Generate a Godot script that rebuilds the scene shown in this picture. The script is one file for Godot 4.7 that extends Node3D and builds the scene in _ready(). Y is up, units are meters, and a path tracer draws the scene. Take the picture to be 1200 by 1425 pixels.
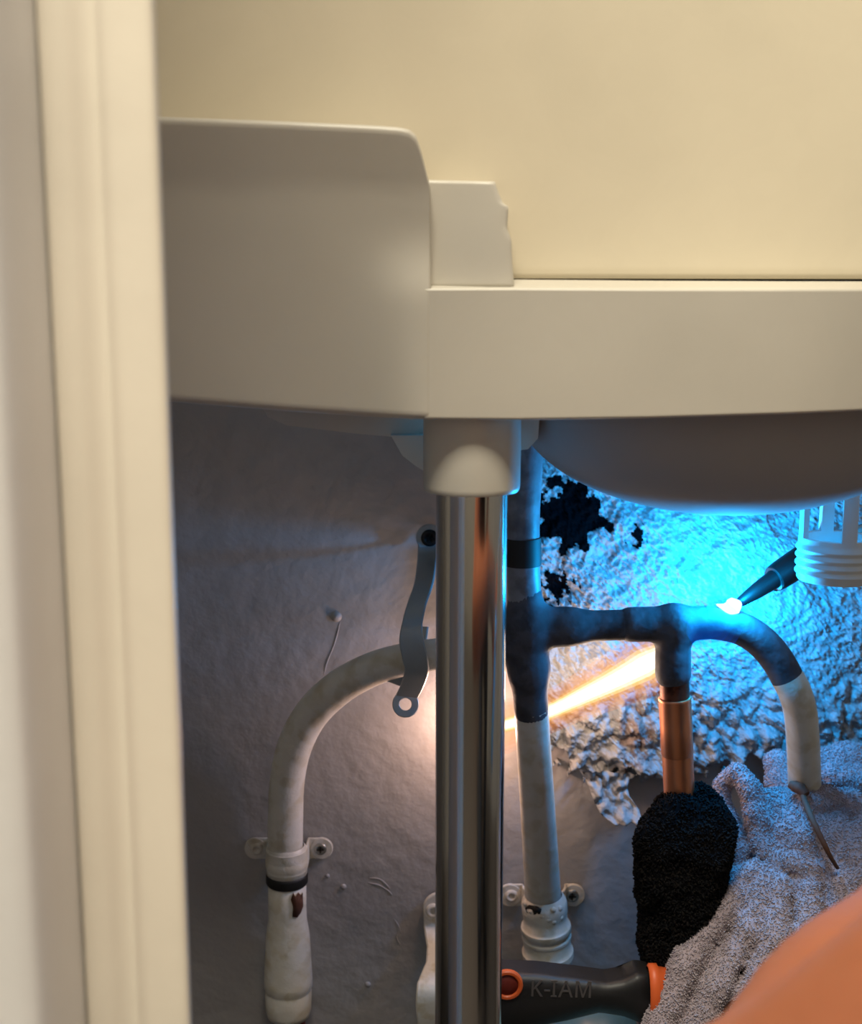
extends Node3D
# Under a washbasin: soldered pipework in front of a silver heat mat, a lit blowtorch, a chrome post, towels and an arm.

const F := 1700.0                      # focal length in pixels of the 1200 x 1425 frame
const EYE := Vector3(0, 0.78, 0)
const PITCH := 9.6
const WALL_Z := -0.87
var view: Basis
var M := {}
var taken := {}

# ------------------------------------------------------------------ measuring
func at(px: float, py: float, z: float) -> Vector3:
	var d: Vector3 = view * Vector3((px - 600.0) / F, -(py - 712.5) / F, -1.0)
	return EYE + d * (z / d.z)

func size_at(p: Vector3, px: float) -> float:
	return px * (view.transposed() * (p - EYE)).z * -1.0 / F

func line(a: Array) -> PackedVector3Array:       # [px, py, z] triples
	var o := PackedVector3Array()
	for q in a: o.append(at(q[0], q[1], q[2]))
	return o

func smooth_line(p: PackedVector3Array, n: int) -> PackedVector3Array:
	var o := PackedVector3Array()
	for i in p.size() - 1:
		var a: Vector3 = p[maxi(i - 1, 0)]
		var d: Vector3 = p[mini(i + 2, p.size() - 1)]
		for k in n: o.append(p[i].cubic_interpolate(p[i + 1], a, d, float(k) / n))
	o.append(p[p.size() - 1])
	return o

# ------------------------------------------------------------------ naming
func numbered(called: String) -> String:
	if not taken.has(called):
		taken[called] = 0
		return called
	taken[called] += 1
	return "%s_%03d" % [called, taken[called]]

func tag(o: Node3D, label: String, category: String, group := "") -> void:
	o.set_meta("label", label)
	o.set_meta("category", category)
	if group: o.set_meta("group", group)

func thing(called: String, label: String, category: String, where := Vector3.ZERO, group := "") -> Node3D:
	var o := Node3D.new()
	o.name = numbered(called)
	add_child(o)
	o.position = where
	tag(o, label, category, group)
	return o

func put(called: String, mesh: Mesh, m: Material, parent: Node3D = null) -> MeshInstance3D:
	var o := MeshInstance3D.new()
	o.mesh = mesh
	o.material_override = m
	if parent == null:
		o.name = numbered(called)
		add_child(o)
	else:
		o.name = called
		parent.add_child(o, true)
		o.position = -origin_of(parent)
	return o

func origin_of(n: Node3D) -> Vector3:
	var v := Vector3.ZERO
	while n != null and n != self:
		v += n.position
		n = n.get_parent() as Node3D
	return v

func struct(called: String, mesh: Mesh, m: Material) -> MeshInstance3D:
	var o := put(called, mesh, m)
	o.set_meta("kind", "structure")
	return o

func stuff(called: String, mm: MultiMesh, m: Material, parent: Node3D) -> void:
	var o := MultiMeshInstance3D.new()
	o.name = called
	o.multimesh = mm
	o.material_override = m
	o.set_meta("kind", "stuff")
	parent.add_child(o, true)
	o.position = -origin_of(parent)

# ------------------------------------------------------------------ shapes
func start() -> SurfaceTool:
	var st := SurfaceTool.new()
	st.begin(Mesh.PRIMITIVE_TRIANGLES)
	st.set_smooth_group(0)
	return st

func done(st: SurfaceTool) -> ArrayMesh:
	st.generate_normals()
	return st.commit()

func tri(st: SurfaceTool, a: Vector3, b: Vector3, c: Vector3) -> void:
	st.add_vertex(a)
	st.add_vertex(b)
	st.add_vertex(c)

func quad(st: SurfaceTool, a: Vector3, b: Vector3, c: Vector3, d: Vector3) -> void:   # clockwise from the front
	tri(st, a, b, c)
	tri(st, a, c, d)

func box(st: SurfaceTool, lo: Vector3, hi: Vector3) -> void:
	st.set_smooth_group(-1)
	var v := func(x, y, z): return Vector3(hi.x if x else lo.x, hi.y if y else lo.y, hi.z if z else lo.z)
	quad(st, v.call(0, 1, 1), v.call(1, 1, 1), v.call(1, 0, 1), v.call(0, 0, 1))
	quad(st, v.call(1, 1, 0), v.call(0, 1, 0), v.call(0, 0, 0), v.call(1, 0, 0))
	quad(st, v.call(0, 1, 0), v.call(1, 1, 0), v.call(1, 1, 1), v.call(0, 1, 1))
	quad(st, v.call(0, 0, 1), v.call(1, 0, 1), v.call(1, 0, 0), v.call(0, 0, 0))
	quad(st, v.call(1, 1, 1), v.call(1, 1, 0), v.call(1, 0, 0), v.call(1, 0, 1))
	quad(st, v.call(0, 1, 0), v.call(0, 1, 1), v.call(0, 0, 1), v.call(0, 0, 0))
	st.set_smooth_group(0)

func box_mesh(lo: Vector3, hi: Vector3) -> ArrayMesh:
	var st := start()
	box(st, lo, hi)
	return done(st)

func rings(st: SurfaceTool, r: Array, sharp: Array = []) -> void:     # rings of points, each counter-clockwise seen from the end they run to
	var g := 0
	st.set_smooth_group(g)
	for i in r.size() - 1:
		if i in sharp:
			g += 1
			st.set_smooth_group(g)
		var p: PackedVector3Array = r[i]
		var q: PackedVector3Array = r[i + 1]
		var n := p.size()
		for k in n:
			var l := (k + 1) % n
			quad(st, p[k], q[k], q[l], p[l])
	st.set_smooth_group(0)

func fan(st: SurfaceTool, p: PackedVector3Array, turn: bool) -> void:
	var c := Vector3.ZERO
	for q in p: c += q
	c /= p.size()
	for k in p.size():
		var l := (k + 1) % p.size()
		if turn: tri(st, c, p[l], p[k])
		else: tri(st, c, p[k], p[l])

func ring(c: Vector3, u: Vector3, v: Vector3, r: float, n: int) -> PackedVector3Array:
	var o := PackedVector3Array()
	for k in n:
		var t := TAU * k / n
		o.append(c + (u * cos(t) + v * sin(t)) * r)
	return o

func frame_of(axis: Vector3) -> Array:
	var a := axis.normalized()
	var u := a.cross(Vector3.FORWARD if absf(a.z) < 0.9 else Vector3.UP).normalized()
	return [u, a.cross(u)]

func lathe(st: SurfaceTool, base: Vector3, axis: Vector3, prof: Array, n := 40, sharp: Array = []) -> void:   # prof: [along, radius]
	var f := frame_of(axis)
	var a := axis.normalized()
	var r := []
	for q in prof: r.append(ring(base + a * q[0], f[0], f[1], maxf(q[1], 1e-5), n))
	rings(st, r, sharp)

func lathe_mesh(base: Vector3, axis: Vector3, prof: Array, n := 40, sharp: Array = []) -> ArrayMesh:
	var st := start()
	lathe(st, base, axis, prof, n, sharp)
	return done(st)

func sweep(st: SurfaceTool, p: PackedVector3Array, radii: Array, n := 28, caps := true) -> void:
	var r := []
	var t0 := (p[1] - p[0]).normalized()
	var u: Vector3 = frame_of(t0)[0]
	for i in p.size():
		var t := (p[mini(i + 1, p.size() - 1)] - p[maxi(i - 1, 0)]).normalized()
		u = (u - t * u.dot(t)).normalized()
		var w := float(i) / (p.size() - 1) * (radii.size() - 1)
		var k := mini(int(w), radii.size() - 2)
		r.append(ring(p[i], u, t.cross(u), lerpf(radii[k], radii[k + 1], w - k), n))
	rings(st, r)
	if caps:
		st.set_smooth_group(99)
		fan(st, r[0], true)
		fan(st, r[r.size() - 1], false)
		st.set_smooth_group(0)

func tube(px: Array, radius_px: Array, steps := 8, n := 28) -> ArrayMesh:
	var st := start()
	var p := line(px)
	var radii := []
	for i in radius_px.size():
		radii.append(size_at(p[roundi(float(i) / maxf(radius_px.size() - 1, 1) * (p.size() - 1))], radius_px[i]))
	if radii.size() == 1: radii.append(radii[0])
	sweep(st, smooth_line(p, steps), radii, n)
	return done(st)

func ribbon(st: SurfaceTool, p: PackedVector3Array, side: Vector3, half: Array, thick: float) -> void:
	# a bent metal strap: a flat bar that follows p, as wide as half says on either side
	var r := []
	for i in p.size():
		var t := (p[mini(i + 1, p.size() - 1)] - p[maxi(i - 1, 0)]).normalized()
		var s := (side - t * side.dot(t)).normalized()
		var nrm := t.cross(s).normalized() * thick * 0.5
		var w := float(i) / (p.size() - 1) * (half.size() - 1)
		var k := mini(int(w), half.size() - 2)
		var h: float = lerpf(half[k], half[k + 1], w - k)
		var e := thick * 0.35
		r.append(PackedVector3Array([p[i] + s * (h - e) + nrm, p[i] - s * (h - e) + nrm, p[i] - s * h + nrm * 0.3, p[i] - s * h - nrm * 0.3, p[i] - s * (h - e) - nrm, p[i] + s * (h - e) - nrm, p[i] + s * h - nrm * 0.3, p[i] + s * h + nrm * 0.3]))
	var q := []
	for x in r:
		var y: PackedVector3Array = x
		q.append(y)
	st.set_smooth_group(3)
	for i in q.size() - 1:
		for k in 8:
			st.set_smooth_group(3 + k)
			var l := (k + 1) % 8
			quad(st, q[i][k], q[i + 1][k], q[i + 1][l], q[i][l])
	st.set_smooth_group(40)
	fan(st, q[0], true)
	fan(st, q[q.size() - 1], false)
	st.set_smooth_group(0)

func washer(st: SurfaceTool, c: Vector3, axis: Vector3, inner: float, outer: float, thick: float, n := 28) -> void:
	var b := thick * 0.2
	lathe(st, c - axis.normalized() * thick * 0.5, axis, [[0, inner], [0, outer - b], [b, outer], [thick - b, outer], [thick, outer - b], [thick, inner + b], [thick - b, inner], [0, inner]], n, [1, 3, 4, 5, 6])

func outline(st: SurfaceTool, pts: Array, z0: float, z1: float) -> void:      # [px, py] outline, at depth z0, carried straight back to z1
	var f := PackedVector3Array()
	var flat := PackedVector2Array()
	for q in pts:
		f.append(at(q[0], q[1], z0))
		flat.append(Vector2(q[0], q[1]))
	var t := Geometry2D.triangulate_polygon(flat)
	var back := Vector3(0, 0, z1 - z0)
	st.set_smooth_group(-1)
	var cw := not Geometry2D.is_polygon_clockwise(flat)
	for i in range(0, t.size(), 3):
		var a := flat[t[i]]
		var b := flat[t[i + 1]]
		var c := flat[t[i + 2]]
		var k := [t[i], t[i + 1], t[i + 2]]
		if (b - a).cross(c - a) < 0: k = [t[i], t[i + 2], t[i + 1]]
		tri(st, f[k[0]], f[k[1]], f[k[2]])
		tri(st, f[k[0]] + back, f[k[2]] + back, f[k[1]] + back)
	for i in f.size():
		var j := (i + 1) % f.size()
		if cw: quad(st, f[j], f[i], f[i] + back, f[j] + back)
		else: quad(st, f[i], f[j], f[j] + back, f[i] + back)
	st.set_smooth_group(0)

func along(c: Array, t: float) -> Vector2:       # a point on a [px, py] polyline, by share of its points
	var w := t * (c.size() - 1)
	var k := mini(int(w), c.size() - 2)
	return Vector2(c[k][0], c[k][1]).lerp(Vector2(c[k + 1][0], c[k + 1][1]), w - k)

func slab(st: SurfaceTool, a: Array, b: Array, nv: int, nu: int, depth: Callable, back: float, r: float) -> void:
	# a block whose face spans the polylines a (left or top) and b; its edges are rounded over r pixels and its sides run straight back
	var grid := []
	for i in nv + 1:
		var v := 0.5 - 0.5 * cos(PI * i / nv)
		var row := PackedVector3Array()
		for j in nu + 1:
			var u := 0.5 - 0.5 * cos(PI * j / nu)
			var l := along(a, v)
			var e := along(b, v)
			var q := l.lerp(e, u)
			var du := minf(u, 1 - u) * l.distance_to(e)
			var dv := minf(q.distance_to(along(a, 0).lerp(along(b, 0), u)), q.distance_to(along(a, 1).lerp(along(b, 1), u)))
			var fall := 0.0
			for d in [du, dv]:
				if d < r: fall += r - sqrt(maxf(0.0, r * r - (r - d) * (r - d)))
			row.append(at(q.x, q.y, depth.call(q) - fall * 0.00036))
		grid.append(row)
	var p: PackedVector3Array = grid[0]
	var turn := (p[nu] - p[0]).cross(grid[nv][0] - p[0]).z > 0
	var edge := PackedVector3Array()
	for i in nv:
		for j in nu:
			if turn: quad(st, grid[i][j], grid[i + 1][j], grid[i + 1][j + 1], grid[i][j + 1])
			else: quad(st, grid[i][j], grid[i][j + 1], grid[i + 1][j + 1], grid[i + 1][j])
	for j in nu: edge.append(grid[0][j])
	for i in nv: edge.append(grid[i][nu])
	for j in nu: edge.append(grid[nv][nu - j])
	for i in nv: edge.append(grid[nv - i][0])
	var c := Vector3.ZERO
	for q in edge: c += Vector3(q.x, q.y, back) / edge.size()
	for i in edge.size():
		var s := edge[i]
		var t := edge[(i + 1) % edge.size()]
		var sb := Vector3(s.x, s.y, back)
		var tb := Vector3(t.x, t.y, back)
		if turn:
			quad(st, s, t, tb, sb)
			tri(st, c, sb, tb)
		else:
			quad(st, t, s, sb, tb)
			tri(st, c, tb, sb)

# ------------------------------------------------------------------ smooth bodies: capsules joined by a smooth minimum, meshed as surface nets
func body(st: SurfaceTool, bones: Array, cell: float, k: float, bumps: FastNoiseLite = null, amount := 0.0) -> void:
	var lo := Vector3.INF
	var hi := -Vector3.INF
	for b in bones:
		var m := maxf(b[2], b[3]) + k + cell * 2 + amount
		for q in [b[0], b[1]]:
			lo = lo.min(q - Vector3.ONE * m)
			hi = hi.max(q + Vector3.ONE * m)
	var n := Vector3i(((hi - lo) / cell).ceil()) + Vector3i.ONE * 2
	var sy := n.x
	var sz := n.x * n.y
	var f := PackedFloat32Array()
	f.resize(n.x * n.y * n.z)
	f.fill(1e3)
	for b in bones:
		var a: Vector3 = b[0]
		var ab: Vector3 = b[1] - a
		var ra: float = b[2]
		var rd: float = b[3] - ra
		var l2 := maxf(ab.length_squared(), 1e-12)
		var m := maxf(b[2], b[3]) + k + cell * 2
		var i0 := Vector3i(((a.min(b[1]) - Vector3.ONE * m - lo) / cell).floor()).max(Vector3i.ZERO)
		var i1 := Vector3i(((a.max(b[1]) + Vector3.ONE * m - lo) / cell).ceil()).min(n - Vector3i.ONE)
		for z in range(i0.z, i1.z + 1):
			for y in range(i0.y, i1.y + 1):
				var at0 := z * sz + y * sy
				for x in range(i0.x, i1.x + 1):
					var p := lo + Vector3(x, y, z) * cell - a
					var t := clampf(p.dot(ab) / l2, 0.0, 1.0)
					var d := (p - ab * t).length() - ra - rd * t
					var e := f[at0 + x]
					var h := maxf(k - absf(d - e), 0.0) / k
					f[at0 + x] = minf(d, e) - h * h * k * 0.25
	if bumps:
		for z in n.z:
			for y in n.y:
				for x in n.x:
					var i := z * sz + y * sy + x
					if absf(f[i]) < amount + cell * 3: f[i] -= bumps.get_noise_3dv(lo + Vector3(x, y, z) * cell) * amount
	var where := {}
	for z in n.z - 1:
		for y in n.y - 1:
			for x in n.x - 1:
				var i := z * sz + y * sy + x
				if f[i] > cell * 2.5 or f[i] < -cell * 2.5: continue
				var s := Vector3.ZERO
				var c := 0
				for e in 12:
					var ax: int = e >> 2
					var o := Vector3i(0, 0, 0)
					o[(ax + 1) % 3] = e & 1
					o[(ax + 2) % 3] = (e >> 1) & 1
					var j := i + o.x + o.y * sy + o.z * sz
					var j2: int = j + [1, sy, sz][ax]
					if (f[j] < 0) != (f[j2] < 0):
						var q := Vector3(o)
						q[ax] += f[j] / (f[j] - f[j2])
						s += q
						c += 1
				if c: where[i] = lo + (Vector3(x, y, z) + s / c) * cell
	var step := [1, sy, sz]
	for i in where:
		for ax in 3:
			var j: int = i + step[ax]
			if (f[i] < 0) == (f[j] < 0): continue
			var p: int = step[(ax + 1) % 3]
			var q: int = step[(ax + 2) % 3]
			if not (where.has(i - p) and where.has(i - q) and where.has(i - p - q)): continue
			if f[i] < 0: quad(st, where[i], where[i - q], where[i - p - q], where[i - p])
			else: quad(st, where[i], where[i - p], where[i - p - q], where[i - q])

func lump(a: Array, b: Array) -> Array:          # [px, py, z, radius in pixels] twice
	var p := at(a[0], a[1], a[2])
	var q := at(b[0], b[1], b[2])
	return [p, q, size_at(p, a[3]), size_at(q, b[3])]

func chain(c: Array) -> Array:
	var o := []
	for i in c.size() - 1: o.append(lump(c[i], c[i + 1]))
	return o

func tufts(mesh: ArrayMesh, count: int, tuft: Mesh, lo: float, hi: float, seed_: int, tones: Array) -> MultiMesh:
	# pile: short loops of yarn standing on the cloth
	var s := mesh.surface_get_arrays(0)
	var v: PackedVector3Array = s[Mesh.ARRAY_VERTEX]
	var nn: PackedVector3Array = s[Mesh.ARRAY_NORMAL]
	var idx: PackedInt32Array = s[Mesh.ARRAY_INDEX] if s[Mesh.ARRAY_INDEX] != null else PackedInt32Array(range(v.size()))
	var sums := PackedFloat32Array()
	var total := 0.0
	for i in range(0, idx.size(), 3):
		total += (v[idx[i + 1]] - v[idx[i]]).cross(v[idx[i + 2]] - v[idx[i]]).length()
		sums.append(total)
	var rng := RandomNumberGenerator.new()
	rng.seed = seed_
	var mm := MultiMesh.new()
	mm.transform_format = MultiMesh.TRANSFORM_3D
	mm.use_colors = true
	mm.mesh = tuft
	mm.instance_count = count
	for c in count:
		var i := mini(sums.bsearch(rng.randf() * total), sums.size() - 1) * 3
		var a := rng.randf()
		var b := rng.randf()
		if a + b > 1:
			a = 1 - a
			b = 1 - b
		var p := v[idx[i]] + (v[idx[i + 1]] - v[idx[i]]) * a + (v[idx[i + 2]] - v[idx[i]]) * b
		var up := (nn[idx[i]] + Vector3(rng.randfn(), rng.randfn(), rng.randfn()) * 0.45).normalized()
		var fr := frame_of(up)
		var w := rng.randf_range(lo, hi)
		var bs := Basis(fr[0], up, fr[0].cross(up)).rotated(up, rng.randf() * TAU)
		mm.set_instance_transform(c, Transform3D(bs.scaled_local(Vector3.ONE * w), p))
		mm.set_instance_color(c, tones[rng.randi() % tones.size()])
	return mm

func tuft_mesh(bend: float) -> ArrayMesh:
	var st := start()
	sweep(st, PackedVector3Array([Vector3(0, -0.3, 0), Vector3(0.05, 0.35, 0), Vector3(bend, 0.85, 0.1), Vector3(bend * 2.2, 1.05, 0.15)]), [0.34, 0.36, 0.33, 0.12], 5)
	return done(st)

# ------------------------------------------------------------------ materials
func noise(seed_: int, freq: float, octaves := 4, kind := FastNoiseLite.TYPE_SIMPLEX_SMOOTH) -> FastNoiseLite:
	var n := FastNoiseLite.new()
	n.seed = seed_
	n.noise_type = kind
	n.frequency = freq
	n.fractal_type = FastNoiseLite.FRACTAL_FBM
	n.fractal_octaves = octaves
	return n

func texture(n: FastNoiseLite, side: int, ramp: Array = []) -> NoiseTexture2D:
	var t := NoiseTexture2D.new()
	t.width = side
	t.height = side
	t.seamless = true
	t.noise = n
	if ramp.size():
		var g := Gradient.new()
		g.offsets = PackedFloat32Array(ramp[0])
		g.colors = PackedColorArray(ramp[1])
		t.color_ramp = g
	return t

func mat(color: Color, rough: float, metal := 0.0, spec := 0.5) -> StandardMaterial3D:
	var m := StandardMaterial3D.new()
	m.albedo_color = color
	m.roughness = rough
	m.metallic = metal
	m.metallic_specular = spec
	m.cull_mode = BaseMaterial3D.CULL_DISABLED
	return m

func patterned(m: StandardMaterial3D, albedo: Texture2D, bump: Texture2D, bump_cm: float, per_metre: float) -> StandardMaterial3D:
	m.uv1_triplanar = true
	m.uv1_world_triplanar = true
	m.uv1_scale = Vector3.ONE * per_metre
	m.albedo_texture = albedo
	if bump:
		m.heightmap_enabled = true
		m.heightmap_texture = bump
		m.heightmap_scale = bump_cm
	return m

func glow(c: Color, energy: float, alpha := 1.0) -> StandardMaterial3D:
	var m := mat(Color(0, 0, 0, alpha), 1.0, 0.0, 0.0)
	m.emission_enabled = true
	m.emission = c
	m.emission_energy_multiplier = energy
	if alpha < 1.0: m.transparency = BaseMaterial3D.TRANSPARENCY_ALPHA
	return m

func materials() -> void:
	var blotch := texture(noise(3, 0.006), 512, [[0.0, 0.5, 1.0], [Color(0.95, 0.95, 0.95), Color(0.98, 0.98, 0.98), Color(1, 1, 1)]])
	var grain := texture(noise(5, 0.03, 5), 512)
	var brush := texture(noise(8, 0.012, 5), 1024)
	var speck := texture(noise(11, 0.05, 3, FastNoiseLite.TYPE_CELLULAR), 512, [[0.0, 0.12, 0.2, 1.0], [Color(0.62, 0.57, 0.5), Color(0.85, 0.82, 0.78), Color(1, 1, 1), Color(1, 1, 1)]])
	var soot := texture(noise(17, 0.012, 5), 512, [[0.0, 0.42, 0.55, 1.0], [Color(0.35, 0.3, 0.28), Color(0.6, 0.52, 0.47), Color(0.9, 0.84, 0.8), Color(1, 0.97, 0.94)]])
	var sootgrey := texture(noise(18, 0.012, 5), 512, [[0.0, 0.42, 0.6, 1.0], [Color(0.62, 0.61, 0.63), Color(0.8, 0.8, 0.82), Color(0.95, 0.95, 0.98), Color(1, 1, 1)]])
	M.cream = patterned(mat(Color(0.85, 0.81, 0.72), 0.42), blotch, grain, 0.01, 2.0)
	M.ceramic = patterned(mat(Color(0.80, 0.78, 0.735), 0.36), blotch, grain, 0.008, 2.0)
	M.white_trim = patterned(mat(Color(0.95, 0.95, 0.955), 0.4), blotch, grain, 0.01, 2.0)
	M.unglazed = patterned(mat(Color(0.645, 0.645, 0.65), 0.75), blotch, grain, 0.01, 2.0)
	M.casing = patterned(mat(Color(0.97, 0.94, 0.88), 0.4), blotch, grain, 0.01, 2.0)
	M.wall = patterned(mat(Color(0.64, 0.635, 0.635), 0.42), blotch, brush, 0.09, 3.0)
	M.room = patterned(mat(Color(0.62, 0.61, 0.59), 0.8), blotch, grain, 0.03, 1.5)
	M.floor = patterned(mat(Color(0.27, 0.25, 0.24), 0.6), blotch, grain, 0.02, 2.0)
	var grime := texture(noise(19, 0.014, 5), 512, [[0.0, 0.34, 0.46, 1.0], [Color(0.86, 0.82, 0.74), Color(0.94, 0.92, 0.87), Color(1, 1, 1), Color(1, 1, 1)]])
	M.painted = patterned(mat(Color(0.80, 0.79, 0.76), 0.42), grime, brush, 0.05, 6.0)
	M.sooty = patterned(mat(Color(0.34, 0.345, 0.37), 0.65, 0.0, 0.3), sootgrey, grain, 0.03, 8.0)
	M.grey_pipe = patterned(mat(Color(0.50, 0.51, 0.53), 0.45), sootgrey, grain, 0.02, 8.0)
	M.copper = patterned(mat(Color(0.90, 0.60, 0.45), 0.36, 1.0), blotch, grain, 0.01, 5.0)
	M.burnt = patterned(mat(Color(0.45, 0.30, 0.25), 0.42, 0.8), soot, grain, 0.02, 9.0)
	M.chip = mat(Color(0.30, 0.17, 0.11), 0.8)
	M.oxide = mat(Color(0.42, 0.13, 0.09), 0.6)
	M.rubber = mat(Color(0.045, 0.045, 0.05), 0.6)
	M.hole = mat(Color(0.03, 0.03, 0.03), 0.9)
	M.chrome = mat(Color(0.78, 0.76, 0.74), 0.13, 1.0)
	M.zinc = patterned(mat(Color(0.60, 0.63, 0.65), 0.33, 0.3), blotch, grain, 0.02, 6.0)
	M.steel = mat(Color(0.62, 0.62, 0.60), 0.35, 0.9)
	M.plastic = mat(Color(0.84, 0.86, 0.86), 0.35)
	M.mat = patterned(mat(Color(0.80, 0.80, 0.80), 0.5, 0.0, 0.5), null, texture(noise(23, 0.02, 5), 1024), 0.12, 9.0)
	M.mat.vertex_color_use_as_albedo = true
	M.char = mat(Color(0.035, 0.035, 0.045), 1.0, 0.0, 0.05)
	M.black_steel = mat(Color(0.09, 0.09, 0.10), 0.45, 0.4)
	M.skin = patterned(mat(Color(0.63, 0.39, 0.285), 0.75, 0.0, 0.15), blotch, texture(noise(31, 0.06, 3), 512), 0.03, 6.0)
	M.skin.subsurf_scatter_enabled = true
	M.skin.subsurf_scatter_strength = 0.15
	M.hair = mat(Color(0.12, 0.09, 0.07), 0.8)
	M.trousers = mat(Color(0.16, 0.18, 0.22), 0.95)
	M.sleeve = mat(Color(0.13, 0.14, 0.17), 0.95)
	M.tool = patterned(mat(Color(0.10, 0.10, 0.11), 0.5), blotch, grain, 0.02, 8.0)
	M.orange = mat(Color(0.82, 0.36, 0.16), 0.45)
	M.print = mat(Color(0.29, 0.275, 0.28), 0.6)
	M.blue = mat(Color(0.40, 0.60, 0.70), 0.35)
	M.black_cloth = mat(Color(0.05, 0.05, 0.06), 1.0, 0.0, 0.2)
	M.black_pile = mat(Color(1, 1, 1), 1.0, 0.0, 0.2)
	M.black_pile.vertex_color_use_as_albedo = true
	M.pink_cloth = mat(Color(0.66, 0.60, 0.62), 1.0, 0.0, 0.2)
	M.pink_pile = mat(Color(1, 1, 1), 1.0, 0.0, 0.2)
	M.pink_pile.vertex_color_use_as_albedo = true
	M.cord = mat(Color(0.34, 0.22, 0.16), 0.8)
	M.door = patterned(mat(Color(0.62, 0.38, 0.20), 0.5), blotch, grain, 0.02, 2.0)

# ------------------------------------------------------------------ the scene
func _ready() -> void:
	view = Basis(Vector3.RIGHT, deg_to_rad(-PITCH))
	var cam := Camera3D.new()
	cam.name = "camera"
	add_child(cam)
	cam.position = EYE
	cam.basis = view
	cam.near = 0.02
	cam.far = 20.0
	var lens := CameraAttributesPhysical.new()
	lens.frustum_focal_length = 35.0 / (2.0 * 712.5 / F)
	lens.frustum_near = 0.02
	lens.frustum_far = 20.0
	lens.frustum_focus_distance = 0.74
	lens.exposure_aperture = 9.0
	cam.attributes = lens
	cam.fov = rad_to_deg(2.0 * atan(712.5 / F))
	cam.current = true

	var env := Environment.new()
	env.background_mode = Environment.BG_COLOR
	env.background_color = Color(0.02, 0.02, 0.02)
	env.tonemap_mode = Environment.TONE_MAPPER_LINEAR
	env.tonemap_exposure = 1.0
	env.sdfgi_enabled = true
	env.ssao_enabled = true
	env.ssil_enabled = true
	var we := WorldEnvironment.new()
	we.name = "environment"
	we.environment = env
	add_child(we)

	materials()
	# the room's ceiling lamp: a warm panel over and a little behind the camera
	ceiling_lamp(Vector3(-0.13, 2.395, 0.24), Vector2(0.9, 0.45), Color(1.0, 0.96, 0.87), 5.75)

	room()
	washbasin()
	post()
	pipework()
	clips()
	heat_mat()
	waste_fitting()
	blowtorch()
	black_towel()
	pink_towel()
	hand_tool()
	person()

func ceiling_lamp(where: Vector3, s: Vector2, c: Color, energy: float) -> void:
	var t := thing("ceiling_lamp", "square flat ceiling lamp glowing warm white above the doorway", "lamp", where)
	var o := put("frame", box_mesh(where + Vector3(-s.x / 2 - 0.02, -0.03, -s.y / 2 - 0.02), where + Vector3(s.x / 2 + 0.02, 0.0, s.y / 2 + 0.02)), M.casing, t)
	o = put("lamp_panel", box_mesh(where + Vector3(-s.x / 2, -0.036, -s.y / 2), where + Vector3(s.x / 2, -0.03, s.y / 2)), glow(c, 3.0), t)
	var l := AreaLight3D.new()
	l.name = "lamp_light"
	l.area_size = s
	l.light_color = c
	l.light_energy = energy
	l.area_range = 8.0
	l.area_attenuation = 2.0
	l.shadow_enabled = true
	t.add_child(l, true)
	l.position = Vector3(0, -0.04, 0)
	l.rotation_degrees.x = -90

func omni(parent: Node3D, where: Vector3, c: Color, energy: float, radius: float) -> void:
	var l := OmniLight3D.new()
	l.name = "flame_light"
	l.light_color = c
	l.light_energy = energy
	l.light_size = radius
	l.omni_range = 4.0
	l.omni_attenuation = 2.0
	l.shadow_enabled = true
	parent.add_child(l, true)
	l.position = where - origin_of(parent)

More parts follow.
